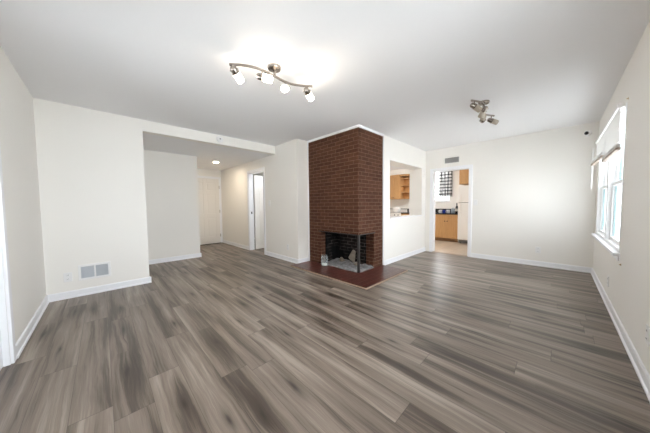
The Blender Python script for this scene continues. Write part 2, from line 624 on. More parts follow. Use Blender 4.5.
# kitchen and side room shells
KWY0, KWY1, KWZ0, KWZ1 = 2.50, 3.56, 1.25, 2.28
kw = wall_x(MB(), XK, XK + T, 0.9, 5.3, 0, CEIL, [(KWY0, KWY1, KWZ0, KWZ1)])
struct('wall_kitchen_back', kw, M['paint'], 'cream kitchen wall with the curtained window', 'wall')
struct('wall_kitchen_side', MB().box(XF + T, XK, 0.9, 1.05, 0, CEIL), M['paint'], 'cream kitchen wall beside the fridge', 'wall')
struct('wall_kitchen_left', MB().box(3.86, XK, 5.2, 5.3, 0, CEIL), M['paint'], 'cream kitchen wall beside the stove', 'wall')
struct('wall_side_room', MB().box(3.745, 3.86, YC + 0.0, 7.64, 0, CEIL).box(XH + 0.12, 3.745, YD, YD + T, 0, CEIL)
       .box(XB + 0.1, 3.745, YC + 0.001, YC + 0.12, 0, CEIL).box(XBE + 0.002, 3.86, YP + 0.305, YC, 0, CEIL),
       M['paint'], 'cream walls of the side room beyond the hall doorway', 'wall')
# soffit over the kitchen wall cabinets
struct('trim_1', MB().box(7.80, XK, 1.05, 5.2, 2.26, CEIL), M['paint'], 'cream soffit above the oak kitchen cabinets', 'soffit')


# ------------------------------------------------------------------ baseboards
def baseboard(name, a, b, nrm, label):
    """a,b: ends on the wall face; nrm: unit normal into the room"""
    a, b = Vector((*a, 0)), Vector((*b, 0))
    n = Vector((*nrm, 0))
    prof = [(0, 0), (0.022, 0), (0.022, 0.016), (0.013, 0.024), (0.013, 0.076), (0.009, 0.088), (0, 0.09)]
    vs = [a + n * p + Vector((0, 0, q)) for p, q in prof] + [b + n * p + Vector((0, 0, q)) for p, q in prof]
    k = len(prof)
    fs = [(i, (i + 1) % k, k + (i + 1) % k, k + i) for i in range(k)] + [tuple(range(k)), tuple(range(2 * k - 1, k - 1, -1))]
    return struct(name, MB().add(vs, fs), M['trim'], label, 'baseboard')


e = 0.02
baseboard('baseboard_back', (X0, DB1 + 0.07), (X0, YL), (1, 0), 'white baseboard between the far left door and the corner')
baseboard('baseboard_left', (X0, YL), (XO + e, YL), (0, -1), 'white baseboard below the air grille')
baseboard('baseboard_opening', (XO, YL - 0.001), (XO, YL + 0.12), (1, 0), 'white baseboard around the wall end at the hall opening')
baseboard('baseboard_recess', (0.18, YW), (XW + e, YW), (0, -1), 'white baseboard on the set-back hall wall')
baseboard('baseboard_hall_deep', (XH, HD1 + 0.065), (XH, YD), (-1, 0), 'white baseboard between the hall doorway and the hall end')
baseboard('baseboard_hall', (XH, YC - e), (XH, HD0 - 0.065), (-1, 0), 'white baseboard from the hall doorway to the wall corner')
baseboard('baseboard_corner', (XH - e, YC), (XB - 0.012, YC), (0, -1), 'short white baseboard between wall corner and brick')
baseboard('baseboard_pass_through', (XBE + 0.02, YP), (XF, YP), (0, -1), 'white baseboard below the pass-through opening')
baseboard('baseboard_far', (XF, KY0 - 0.065), (XF, YR), (-1, 0), 'white baseboard along the far wall')
baseboard('baseboard_right', (XF, YR), (X0, YR), (0, 1), 'white baseboard along the window wall')

# white trim around the brick
tr = MB()
tr.box(XB - 0.022, XBE, YP - 0.022, YP, ZB, CEIL)
tr.box(XB - 0.022, XB, YP, YC, ZB, CEIL)
struct('trim_2', tr, M['trim'], 'white moulding between brick and ceiling', 'moulding')
struct('trim_3', MB().box(XB - 0.022, XB - 0.0005, YC - 0.018, YC, 0, ZB), M['trim'], 'thin white strip where brick meets the hall corner', 'moulding')
struct('trim_4', MB().box(XBE + 0.0005, XBE + 0.022, YP - 0.018, YP, 0, CEIL), M['trim'], 'thin white strip where brick meets the pass-through wall', 'moulding')


def casing_x(name, xf, dx, y0, y1, zt, label, wd=0.062, depth=0.15, both=False):
    """door casing on an x-wall face; dx = direction into the viewer's room"""
    m = MB()
    t = 0.016 * dx
    for (a, b, c, d) in ((y0 - wd, y0, 0, zt + wd), (y1, y1 + wd, 0, zt + wd), (y0, y1, zt, zt + wd)):
        m.box(xf, xf + t, a, b, c, d)
    # jamb lining
    q = -dx * depth
    for (a, b, c, d) in ((y0, y0 + 0.012, 0, zt), (y1 - 0.012, y1, 0, zt), (y0 + 0.012, y1 - 0.012, zt - 0.012, zt)):
        m.box(xf, xf + q, a, b, c, d)
    return struct(name, m, M['trim'], label, 'casing', 0.003)


casing_x('trim_5', XF, -1, KY0, KY1, KZ, 'white casing around the kitchen doorway')
casing_x('trim_6', XH, -1, HD0, HD1, HDZ, 'white casing around the hall doorway', depth=0.12)
casing_x('trim_7', X0, 1, DB0, DB1, 2.0, 'white casing around the door at the far left', depth=0.15)
# threshold strip kitchen
struct('trim_8', MB().box(XF - 0.005, 5.775, KY0, KY1, 0.0, 0.006), M['strip'], 'thin tan threshold strip in the kitchen doorway', 'threshold')
# pass-through sill
ps = MB()
ps.box(PX1, PX2, YP - 0.012, YP + 0.305, PZ1, PZ1 + 0.018)
struct('trim_9', ps, M['trim'], 'white ledge of the pass-through opening', 'sill', 0.003)


# ------------------------------------------------------------------ doors
def panel_door(root, c, u, n, wd, ht, z0=0.012, th=0.035, name='slab'):
    """six panel door: c = hinge bottom point, u along the width, n front normal"""
    c, u, n = Vector(c), Vector(u), Vector(n)
    z = Vector((0, 0, 1))
    m = MB()
    m.obox(c + u * wd / 2 + z * (z0 + ht / 2), u, n, z, wd / 2, th / 2 - 0.008, ht / 2)
    st = 0.11
    cols = [(0, st), (wd / 2 - 0.05, wd / 2 + 0.05), (wd - st, wd)]
    rails = [(0, 0.22), (0.80, 0.93), (1.52, 1.63), (ht - 0.12, ht)]
    for s in (1, -1):
        for a, b in cols:
            m.obox(c + u * (a + b) / 2 + z * (z0 + ht / 2) + n * s * (th / 2 - 0.004), u, n, z, (b - a) / 2, 0.004, ht / 2)
        for a, b in rails:
            for (p, q) in ((cols[0][1], cols[1][0]), (cols[1][1], cols[2][0])):
                m.obox(c + u * (p + q) / 2 + z * (z0 + (a + b) / 2) + n * s * (th / 2 - 0.004), u, n, z, (q - p) / 2, 0.004, (b - a) / 2)
        for (a, b) in zip([r[1] for r in rails[:-1]], [r[0] for r in rails[1:]]):
            for (p, q) in ((cols[0][1], cols[1][0]), (cols[1][1], cols[2][0])):
                m.obox(c + u * (p + q) / 2 + z * (z0 + (a + b) / 2) + n * s * (th / 2 - 0.006), u, n, z, (q - p) / 2 - 0.03, 0.003, (b - a) / 2 - 0.03)
    return m.build(name, M['door'], root, 0.002, 1)


def knob_mb(p, n):
    return MB().lathe(p, n, [(0.028, 0), (0.028, 0.006), (0.011, 0.012), (0.011, 0.035), (0.024, 0.042), (0.028, 0.055), (0.022, 0.066), (0.006, 0.07)], 16)


d = thing('door_1', (X0 - 0.06, DB0, 0), 'white door in the wall at the far left, glazing added to let daylight in', 'door', kind='structure')
a, b, x = DB0 + 0.015, DB1 - 0.015, X0 - 0.05
sf = MB()
for p, q, c0, c1 in ((a, a + 0.12, 0.008, 1.985), (b - 0.12, b, 0.008, 1.985), (a + 0.12, b - 0.12, 0.008, 0.93), (a + 0.12, b - 0.12, 1.88, 1.985)):
    sf.box(x - 0.02, x + 0.02, p, q, c0, c1)
so = sf.build('slab', M['trim'], d, 0.003)
MB().box(x - 0.003, x + 0.003, a + 0.115, b - 0.115, 0.925, 1.885).build('pane', M['pane'], so)  # upper glazing added to the door to let daylight in
knob_mb((x + 0.02, a + 0.06, 0.95), (1, 0, 0)).build('door_handle', M['nickel'], d)

EX0, EX1, EZ = 1.825, 2.645, 2.0
d = thing('door_2', (EX0, YD - 0.02, 0), 'closed white six-panel door at the end of the hall', 'door', kind='structure')
panel_door(d, (EX0, YD - 0.02, 0), (1, 0, 0), (0, -1, 0), EX1 - EX0, EZ - 0.012)
knob_mb((EX0 + 0.07, YD - 0.038, 0.95), (0, -1, 0)).build('door_handle', M['nickel'], d)
hg = MB()
for z in (0.25, 1.0, 1.75):
    hg.cyl((EX1 + 0.004, YD - 0.042, z - 0.045), (EX1 + 0.004, YD - 0.042, z + 0.045), 0.006, 10)
hg.build('hinge', M['nickel'], d)
m = MB()
for (a, b, c0, c1) in ((EX0 - 0.07, EX0 - 0.006, 0, EZ + 0.07), (EX1 + 0.006, EX1 + 0.075, 0, EZ + 0.07), (EX0 - 0.006, EX1 + 0.006, EZ + 0.004, EZ + 0.07)):
    m.box(a, b, YD - 0.016, YD, c0, c1)
struct('trim_10', m, M['trim'], 'white casing around the door at the hall end', 'casing', 0.003)
struct('trim_11', MB().box(EX0 - 0.006, EX1 + 0.006, YD - 0.10, YD - 0.001, 0.0, 0.011), M['steel'], 'dark threshold under the door at the hall end', 'threshold')

d = thing('door_3', (XH + 0.13, HD1 - 0.04, 0), 'white door standing open inside the hall doorway', 'door', kind='structure')
panel_door(d, (XH + 0.135, HD1 - 0.035, 0), (1, 0, 0), (0, -1, 0), 0.72, 1.94)
knob_mb((XH + 0.79, HD1 - 0.053, 0.97), (0, -1, 0)).build('door_handle', M['nickel'], d)
# dark latch plate on the jamb
tag(MB().box(XH + 0.045, XH + 0.075, HD1 - 0.0165, HD1 - 0.0125, 0.945, 1.005).build('latch_plate', M['dark']),
    'small dark latch plate on the white jamb of the hall doorway', 'latch')


# ------------------------------------------------------------------ windows
def twin_window(name, x0, x1, z0, z1, yr, label, cat='window'):
    """two single-hung units side by side in the wall at y = yr (room on +y)"""
    root = thing(name, ((x0 + x1) / 2, yr, z0), label, cat, kind='structure')
    xm = (x0 + x1) / 2
    yo = yr - 0.10
    f = MB()
    fw = 0.035
    f.box(x0, x0 + fw, yo, yr + 0.004, z0, z1).box(x1 - fw, x1, yo, yr + 0.004, z0, z1)
    f.box(x0 + fw, x1 - fw, yo, yr + 0.004, z1 - fw, z1).box(x0 + fw, x1 - fw, yo, yr + 0.004, z0, z0 + fw)
    f.box(xm - 0.04, xm + 0.04, yo, yr + 0.004, z0 + fw, z1 - fw)
    f.build('window_frame', M['vinyl'], root, 0.003)
    zm = (z0 + z1) / 2 - 0.005
    for a, b in ((x0 + fw, xm - 0.04), (xm + 0.04, x1 - fw)):
        for (c, dd, y) in ((z0 + fw, zm + 0.02, yr - 0.045), (zm - 0.02, z1 - fw, yr - 0.075)):
            sw = 0.036
            s = MB()
            s.box(a, a + sw, y - 0.014, y + 0.014, c, dd).box(b - sw, b, y - 0.014, y + 0.014, c, dd)
            s.box(a + sw, b - sw, y - 0.014, y + 0.014, c, c + sw).box(a + sw, b - sw, y - 0.014, y + 0.014, dd - sw, dd)
            so = s.build('sash', M['vinyl'], root, 0.002)
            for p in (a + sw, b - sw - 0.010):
                MB().box(p, p + 0.010, y - 0.020, y - 0.003, c + sw, dd - sw).build('glass_edge_strip', M['glass_edge'], so)  # added strips carrying the teal tint along the glass edges
            MB().box(a + sw - 0.004, b - sw + 0.004, y - 0.002, y + 0.002, c + sw - 0.004, dd - sw + 0.004).build('pane', M['pane'], so)
    MB().box(x0 - 0.03, x1 + 0.03, yr - 0.03, yr + 0.045, z0 - 0.028, z0).build('window_sill', M['trim'], root, 0.004)
    ap = MB().box(x0 - 0.01, x1 + 0.01, yr, yr + 0.012, z0 - 0.075, z0 - 0.028)
    ap.build('apron', M['trim'], root, 0.002)
    return root


twin_window('window_1', WX0, WX1, WZ0, WZ1, YR, 'white twin sash window with raised blinds in the right wall')
twin_window('added_window', UX0, UX1, WZ0, WZ1, YR, 'unseen white twin sash window added beside the camera for daylight')  # out of view, added to bring daylight in on this side


def mini_blind(x0, x1, ztop, zbot, tilt_end, label):
    yr = YR + 0.035
    root = thing('window_blind', ((x0 + x1) / 2, yr, ztop), label, 'blind', 'mini blinds on the twin window')
    MB().box(x0, x1, yr - 0.025, yr + 0.02, ztop - 0.035, ztop).build('headrail', M['blind'], root, 0.003)
    s = MB()
    n = int((ztop - zbot - 0.11) / 0.019)
    for k in range(n):
        z = ztop - 0.05 - k * 0.019
        s.obox(((x0 + x1) / 2, yr, z), (1, 0, 0), (0, math.cos(1.0), math.sin(1.0)), (0, -math.sin(1.0), math.cos(1.0)), (x1 - x0) / 2 - 0.006, 0.0125, 0.0006)
    # gathered slats above the rail
    nz = 9
    for k in range(nz):
        z = zbot + 0.028 + k * 0.0042
        yy = yr + tilt_end * 0.5
        s.obox(((x0 + x1) / 2, yy, z), (1, tilt_end * 0.55, 0), (0, 1, 0.12), (0, -0.12, 1), (x1 - x0) / 2 - 0.006, 0.0135, 0.0012)
    s.build('slats', M['blind'], root)
    b = MB()
    b.obox(((x0 + x1) / 2, yr + tilt_end * 0.5, zbot + 0.012), (1, tilt_end * 0.55, 0), (0, 1, 0), (0, 0, 1), (x1 - x0) / 2 - 0.003, 0.016, 0.012)
    b.build('bottom_rail', M['blindrail'], root, 0.003)
    return root


xm = (WX0 + WX1) / 2
mini_blind(WX0 + 0.02, xm - 0.012, WZ1 + 0.005, 1.645, 0.012, 'raised white blind on the nearer half of the twin window')
b2 = mini_blind(xm + 0.012, WX1 - 0.02, WZ1 + 0.005, 1.715, 0.05, 'raised white blind with skewed rail on the half nearer the far wall')
MB().cyl((WX1 - 0.06, YR + 0.07, 1.98), (WX1 - 0.06, YR + 0.075, 1.37), 0.006, 8).build('tilt_wand', M['blind'], b2)

# kitchen window
root = thing('window_2', (XK, (KWY0 + KWY1) / 2, KWZ0), 'white kitchen window behind the checked curtain', 'window', kind='structure')
f = MB()
for (a, b, c, dd) in ((KWY0, KWY0 + 0.045, KWZ0, KWZ1), (KWY1 - 0.045, KWY1, KWZ0, KWZ1), (KWY0 + 0.045, KWY1 - 0.045, KWZ0, KWZ0 + 0.045), (KWY0 + 0.045, KWY1 - 0.045, KWZ1 - 0.045, KWZ1), (KWY0 + 0.045, KWY1 - 0.045, 1.74, 1.78)):
    f.box(XK + 0.03, XK + 0.09, a, b, c, dd)
f.build('window_frame', M['vinyl'], root, 0.003)
MB().box(XK + 0.058, XK + 0.062, KWY0 + 0.04, KWY1 - 0.04, KWZ0 + 0.04, KWZ1 - 0.04).build('pane', M['pane'], root)
MB().box(XK - 0.03, XK + 0.10, KWY0 - 0.03, KWY1 + 0.03, KWZ0 - 0.025, KWZ0).build('window_sill', M['trim'], root, 0.003)

# curtain on the kitchen window
root = thing('kitchen_curtain', (XK - 0.07, 2.66, 2.26), 'black and white checked curtain over the kitchen window', 'curtain')
nU, nV = 48, 14
cy0, cy1, cz0, cz1 = 2.42, 2.84, 1.40, 2.245
cb = MB()
vs, fs = [], []
for j in range(nV + 1):
    for i in range(nU + 1):
        s, t = i / nU, j / nV
        amp = 0.010 + 0.014 * (1 - t)
        vs.append((XK - 0.075 + amp * math.sin(s * 2 * math.pi * 5.5 + 0.6 * math.sin(t * 3)), cy0 + (cy1 - cy0) * s, cz0 + (cz1 - cz0) * t + 0.012 * math.sin(s * 9) * (1 - t)))
for j in range(nV):
    for i in range(nU):
        a = j * (nU + 1) + i
        fs.append((a, a + 1, a + nU + 2, a + nU + 1))
cb.add(vs, fs, 0, True)
cl = cb.build('cloth_panel', M['gingham'], root)
sd = cl.modifiers.new('cloth_thickness', 'SOLIDIFY')
sd.thickness = 0.003
MB().cyl((XK - 0.075, 2.38, 2.235), (XK - 0.075, 3.68, 2.235), 0.008, 10).build('rod', M['steel'], root)

# ------------------------------------------------------------------ fireplace
FZ, FY, FX = 0.655, 3.206, 3.463
fp = thing('fireplace', (XB, YP, 0), 'floor-to-ceiling brown brick corner fireplace with two-sided open firebox', 'fireplace')
c = MB()
c.box(XB, XBE, FY, YC - 0.001, 0, FZ)
c.box(FX, XBE, YP, FY, 0, FZ)
c.box(XB, XBE, YP, YC - 0.001, FZ, ZB + 0.03)
# sooty lining: thin courses of firebrick inside the opening
co = c.build('chimney_breast', M['brick'], fp)
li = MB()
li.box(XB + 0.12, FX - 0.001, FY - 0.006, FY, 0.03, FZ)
li.box(FX - 0.006, FX, YP + 0.17, FY - 0.006, 0.03, FZ)  # soot carried forward over the pier to stand in for its shade
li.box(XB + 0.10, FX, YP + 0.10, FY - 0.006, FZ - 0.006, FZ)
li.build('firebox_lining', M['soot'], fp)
af = MB()
n = 14
vs, fs = [], []
for j in range(n + 1):
    for i in range(n + 1):
        x = XB - 0.06 * 0 + (FX - XB) * i / n
        y = YP + (FY - YP) * j / n
        z = 0.030 + 0.012 * random.random() + 0.03 * max(0, (i / n - 0.5)) * random.random() * 2
        if i == 0 or j == 0:
            z = 0.024
        vs.append((x, y, z))
for j in range(n):
    for i in range(n):
        a = j * (n + 1) + i
        fs.append((a, a + 1, a + n + 2, a + n + 1))
rim = [i for i in range(n + 1)] + [(j + 1) * (n + 1) + n for j in range(n)] + [n * (n + 1) + i for i in range(n - 1, -1, -1)] + [j * (n + 1) for j in range(n - 1, 0, -1)]
o = len(vs)
vs += [(vs[i][0], vs[i][1], 0.0) for i in rim]
for k in range(len(rim)):
    k2 = (k + 1) % len(rim)
    fs.append((rim[k], o + k, o + k2, rim[k2]))
fs.append(tuple(o + k for k in range(len(rim))))
af.add(vs, fs, 0, True)
af.build('firebox_floor', M['ash'], fp)
po = MB()
po.box(XB - 0.002, XB + 0.034, YP - 0.002, YP + 0.034, 0.02, FZ + 0.0)
po.build('corner_post', M['steel'], fp, 0.003)
ln = MB()
ln.box(XB - 0.006, XB + 0.09, YP + 0.034, FY + 0.06, FZ - 0.012, FZ + 0.004)
ln.box(XB + 0.034, FX + 0.03, YP - 0.006, YP + 0.09, FZ - 0.012, FZ + 0.004)
ln.build('lintel', M['steel'], fp)
HX, HY = 2.52, 1.79
he = MB()
he.box(HX + 0.016, XB, HY + 0.016, YC - 0.024, 0, 0.020)
he.box(XB, XBE - 0.0, HY + 0.016, YP, 0, 0.020)
he.build('hearth', M['hearth'], fp, 0.002)
hs = MB()
hs.box(HX, HX + 0.016, HY, YC - 0.024, 0, 0.016)
hs.box(HX + 0.016, XBE, HY, HY + 0.016, 0, 0.016)
hs.build('hearth_edging', M['strip'], fp, 0.003)


def rock(name, c, s, seed, label, rot=(0, 0, 0)):
    rnd = random.Random(seed)
    bm = bmesh.new()
    R = Matrix.Rotation(rot[2], 4, 'Z') @ Matrix.Rotation(rot[1], 4, 'Y') @ Matrix.Rotation(rot[0], 4, 'X')
    for q in range(26):
        z = rnd.uniform(-1, 1)
        wd = 0.35 + 0.65 * (1 - z) / 2          # wedge: narrower towards the top
        bm.verts.new(R @ Vector((rnd.uniform(-1, 1) * wd * s[0], rnd.uniform(-1, 1) * wd * s[1], z * s[2])))
    hull = bmesh.ops.convex_hull(bm, input=bm.verts)
    bmesh.ops.delete(bm, geom=[g for g in hull['geom_interior'] if isinstance(g, bmesh.types.BMVert)], context='VERTS')
    zmin = min(v.co.z for v in bm.verts)
    me = bpy.data.meshes.new(name)
    for v in bm.verts:
        v.co.z -= zmin
    bm.to_mesh(me)
    bm.free()
    me.materials.append(M['chunk'])
    o = bpy.data.objects.new(name, me)
    o.location = c
    COL.objects.link(o)
    return tag(o, label, 'rubble')


rock('stone_chunk', (3.39, 2.73, 0.044), (0.045, 0.10, 0.13), 3, 'pale jagged chunk standing against the back of the firebox', (0.25, 0.1, 0))
rock('stone_chunk', (3.36, 2.99, 0.044), (0.05, 0.07, 0.04), 5, 'low broken lump lying between the tall chunk and the glass jar')
rock('stone_chunk', (3.30, 2.56, 0.042), (0.045, 0.06, 0.035), 8, 'low broken lump lying behind the steel corner post')

# glass jar at the left of the firebox
jx, jy, jz = 2.948, 3.047, 0.0205
jr = thing('glass_jar', (jx, jy, jz), 'clear glass jar with white bottom at the left edge of the firebox', 'jar')
j = MB()
pr = [(0.052, 0), (0.060, 0.006), (0.062, 0.16), (0.056, 0.178), (0.060, 0.19), (0.056, 0.19), (0.052, 0.178), (0.058, 0.158), (0.056, 0.010)]
j.lathe((jx, jy, jz), (0, 0, 1), pr, 32, 0, True)
j.build('glass', M['jar'], jr)
MB().lathe((jx, jy, jz + 0.011), (0, 0, 1), [(0.052, 0), (0.053, 0.026)], 28).build('wax', M['wax'], jr)


# ------------------------------------------------------------------ track lights
def track_light(cx, cy, ang, heads, lit, label):
    """S-shaped rail; heads: (s, direction)"""
    root = thing('track_light', (cx, cy, CEIL), label, 'ceiling light', 'track lights on the ceiling')
    ca, sa = math.cos(ang), math.sin(ang)

    def P(s, z):
        x = s
        y = 0.055 * math.sin(s / 0.39 * math.pi)
        return Vector((cx + x * ca - y * sa, cy + x * sa + y * ca, z))
    MB().lathe((cx, cy, CEIL), (0, 0, -1), [(0.062, 0), (0.062, 0.012), (0.056, 0.024), (0.020, 0.027), (0.012, 0.03), (0.012, 0.075)], 32).build('canopy', M['nickel'], root)
    zr = CEIL - 0.085
    MB().sweep([P(-0.39 + 0.78 * k / 40, zr) for k in range(41)], 0.012, 0.018).build('rail', M['nickel'], root)
    for s, dv, st in heads:
        p = P(s, zr - 0.008)
        dv = Vector(dv).normalized()
        q = p - Vector((0, 0, st))
        h = MB()
        h.cyl(p, q + Vector((0, 0, 0.004)), 0.006, 10)
        h.lathe(q - dv * 0.05, dv, [(0.004, 0), (0.018, 0.002), (0.025, 0.012), (0.028, 0.018), (0.028, 0.050), (0.033, 0.052), (0.033, 0.058)], 20)
        for a in (-1, 1):
            sd2 = dv.cross(Vector((0, 0, 1))).normalized()
            h.cyl(q + sd2 * a * 0.026 - dv * 0.02, q + sd2 * a * 0.040 - dv * 0.02, 0.006, 10)
        ho = h.build('lamp_head', M['nickel'], root)
        MB().lathe(q + dv * 0.006, dv, [(0.026, 0), (0.031, 0.006), (0.031, 0.074), (0.028, 0.080)], 24).build('lamp_shade', M['shade_lit'] if lit else M['shade_off'], ho)
        if lit:
            l = bpy.data.lights.new('track_lamp', 'SPOT')
            l.energy = LAMP_SPOT
            l.color = (1.0, 0.87, 0.70)
            l.spot_size = math.radians(104)
            l.spot_blend = 1.0
            l.shadow_soft_size = 0.03
            lo = bpy.data.objects.new('track_lamp', l)
            lo.location = q + dv * 0.10 - root.location
            lo.rotation_euler = dv.to_track_quat('-Z', 'Y').to_euler()
            lo.parent = root
            COL.objects.link(lo)
    return root


track_light(1.200, 1.885, math.radians(-16), [(-0.345, (0.62, 0.30, -0.42), 0.055), (-0.125, (0.75, -0.62, -0.22), 0.055),
                                               (0.125, (-0.62, -0.55, -0.45), 0.055), (0.345, (0.80, 0.25, -0.42), 0.055)], True,
            'lit four-lamp nickel track light nearer the hall opening')
track_light(3.520, 0.700, math.radians(-7), [(-0.345, (0.55, -0.45, -0.42), 0.055), (-0.115, (0.4, 0.45, -0.55), 0.055),
                                             (0.125, (-0.80, -0.25, 0.30), 0.085), (0.345, (0.55, -0.60, -0.30), 0.06)], False,
            'unlit four-lamp nickel track light nearer the twin window')

# recessed hall light
rl = thing('recessed_light', (2.113, 6.097, ZH), 'small round lit downlight in the lowered hall ceiling', 'ceiling light')
MB().lathe((2.113, 6.097, ZH), (0, 0, -1), [(0.072, 0), (0.072, 0.004), (0.052, 0.010), (0.050, 0.004)], 28, 0, False).build('trim_ring', M['trim'], rl)
MB().lathe((2.113, 6.097, ZH), (0, 0, -1), [(0.050, 0), (0.050, 0.006)], 28).build('lens', M['downlight'], rl)

# unseen ceiling lamps added to brighten the rooms beyond
for nm, p, r, lab in (('added_ceiling_light', (6.7, 3.2, CEIL), 0.20, 'round unseen ceiling lamp added in the kitchen'), ('added_ceiling_light', (3.30, 4.8, CEIL), 0.12, 'round unseen ceiling lamp added in the side room')):
    cl = thing(nm, p, lab, 'ceiling light')
    MB().lathe(p, (0, 0, -1), [(r, 0), (r, 0.02)], 28).build('base_plate', M['nickel'], cl)
    MB().lathe((p[0], p[1], p[2] - 0.02), (0, 0, -1), [(r * 0.95, 0), (r * 0.9, 0.03), (r * 0.6, 0.06), (r * 0.1, 0.072)], 28).build('diffuser', M['added_lamp_side' if r < 0.15 else 'added_lamp_kitchen'], cl)


# ------------------------------------------------------------------ wall fittings
def grid_axes(face):
    return {'-y': (Vector((1, 0, 0)), Vector((0, -1, 0))), '+y': (Vector((-1, 0, 0)), Vector((0, 1, 0))), '-x': (Vector((0, -1, 0)), Vector((-1, 0, 0)))}[face]


Z = Vector((0, 0, 1))


def outlet(c, face, label):
    u, n = grid_axes(face)
    c = Vector(c)
    r = thing('power_outlet', c, label, 'outlet', 'power outlets on the walls')
    MB().obox(c + n * 0.0035, u, n, Z, 0.037, 0.0035, 0.059).build('cover_plate', M['plate'], r, 0.002)
    for dz in (0.025, -0.025):
        s = MB().obox(c + n * 0.008 + Z * dz, u, n, Z, 0.016, 0.0012, 0.014).build('socket', M['plate'], r, 0.002)
        k = MB()
        for du in (-0.006, 0.006):
            k.obox(c + n * 0.0094 + Z * (dz + 0.002) + u * du, u, n, Z, 0.0014, 0.0006, 0.005)
        k.build('slots', M['slot'], s)


def switch(c, face, label):
    u, n = grid_axes(face)
    c = Vector(c)
    r = thing('light_switch', c, label, 'light switch', 'light switches on the walls')
    MB().obox(c + n * 0.0035, u, n, Z, 0.037, 0.0035, 0.059).build('cover_plate', M['plate'], r, 0.002)
    MB().obox(c + n * 0.009, u, n, Z, 0.006, 0.003, 0.012).build('toggle', M['plate'], r, 0.001)


outlet((-0.344, YL, 0.270), '-y', 'white outlet to the left of the floor-level air grille')
outlet((XH, 3.908, 0.293), '-x', 'white outlet low on the wall between hall doorway and brick')
outlet((XF, 0.242, 0.294), '-x', 'white outlet low on the far wall')
outlet((4.055, YR, 0.264), '+y', 'white outlet below the twin window')
outlet((2.415, YR, 0.315), '+y', 'white outlet at the frame edge on the window wall')
switch((XH, 4.603, 1.217), '-x', 'white switch beside the hall doorway')
switch((XF, 1.238, 1.180), '-x', 'white switch right of the kitchen doorway')

# return air grille on left wall
gx0, gx1, gz0, gz1 = -0.254, 0.054, 0.2015, 0.4038
g = thing('air_grille', ((gx0 + gx1) / 2, YL, gz0), 'white two-section air grille low on the left wall', 'vent')
fr = MB()
gm = (gx0 + gx1) / 2 + 0.0
for a, b, c0, c1 in ((gx0, gx0 + 0.026, gz0, gz1), (gx1 - 0.026, gx1, gz0, gz1), (gx0 + 0.026, gx1 - 0.026, gz1 - 0.026, gz1), (gx0 + 0.026, gx1 - 0.026, gz0, gz0 + 0.026), (gm - 0.008, gm + 0.008, gz0 + 0.026, gz1 - 0.026)):
    fr.box(a, b, YL - 0.010, YL, c0, c1)
fr.build('grille_frame', M['plate'], g, 0.002)
MB().box(gx0 + 0.02, gx1 - 0.02, YL - 0.0015, YL - 0.0003, gz0 + 0.02, gz1 - 0.02).build('backing', M['slot'], g)
for a, b, sg in ((gx0 + 0.026, gm - 0.008, 1), (gm + 0.008, gx1 - 0.026, -1)):
    lv = MB()
    n = 16
    for k in range(n):
        x = a + (b - a) * (k + 0.5) / n
        an = sg * 0.75
        lv.obox((x, YL - 0.0055, (gz0 + gz1) / 2), (math.cos(an), math.sin(an), 0), (-math.sin(an), math.cos(an), 0), (0, 0, 1), 0.0048, 0.0007, (gz1 - gz0) / 2 - 0.026)
    lv.build('louvres', M['louvre'], g)
MB().cyl((gx1 + 0.004, YL - 0.012, 0.30), (gx1 - 0.004, YL - 0.012, 0.33), 0.003, 8).build('lever', M['plate'], g)

# vent above the kitchen doorway
va, vb, vc, vd = 1.566, 1.857, 2.085, 2.20
v = thing('wall_vent', (XF, (va + vb) / 2, vc), 'grey louvred vent above the kitchen doorway', 'vent')
fr = MB()
for a, b, c0, c1 in ((va, va + 0.014, vc, vd), (vb - 0.014, vb, vc, vd), (va + 0.014, vb - 0.014, vd - 0.014, vd), (va + 0.014, vb - 0.014, vc, vc + 0.014)):
    fr.box(XF - 0.008, XF, a, b, c0, c1)
fr.build('grille_frame', M['ventgrey'], v, 0.002)
MB().box(XF - 0.0015, XF - 0.0003, va + 0.01, vb - 0.01, vc + 0.01, vd - 0.01).build('backing', M['ventgrey'], v)
lv = MB()
for k in range(22):
    y = va + 0.02 + (vb - va - 0.04) * k / 21
    lv.obox((XF - 0.005, y, (vc + vd) / 2), (0.7, 0.7, 0), (-0.7, 0.7, 0), (0, 0, 1), 0.0042, 0.0008, (vd - vc) / 2 - 0.014)
lv.build('louvres', M['ventgrey'], v)

# smoke detector on the header
sd = thing('smoke_detector', (1.573, YL, 2.365), 'round white smoke detector on the header over the hall opening', 'smoke detector')
MB().lathe((1.573, YL, 2.365), (0, -1, 0), [(0.060, 0), (0.060, 0.010), (0.055, 0.014)], 32).build('mount', M['plate'], sd)
MB().lathe((1.573, YL - 0.014, 2.365), (0, -1, 0), [(0.050, 0), (0.050, 0.016), (0.040, 0.024), (0.018, 0.026)], 32).build('sensor_dome', M['plate'], sd)
MB().lathe((1.573, YL - 0.0395, 2.365), (0, -1, 0), [(0.016, 0), (0.014, 0.003)], 20).build('test_button', M['ventgrey'], sd)

# little camera on the far wall
sc = thing('security_camera', (XF, -0.300, 2.265), 'small white camera with black lens high on the far wall', 'camera')
MB().lathe((XF, -0.300, 2.235), (-1, 0, 0), [(0.022, 0), (0.022, 0.008), (0.008, 0.012), (0.008, 0.045)], 16).build('wall_mount', M['plate'], sc)
dv = Vector((-0.75, 0.45, -0.12)).normalized()
pc = Vector((XF - 0.045, -0.300, 2.272))
MB().lathe(pc - dv * 0.03, dv, [(0.030, 0), (0.036, 0.006), (0.036, 0.062), (0.032, 0.066)], 24).build('housing', M['plate'], sc)
MB().lathe(pc + dv * 0.0365, dv, [(0.027, 0), (0.024, 0.004)], 24).build('lens', M['dark'], sc)

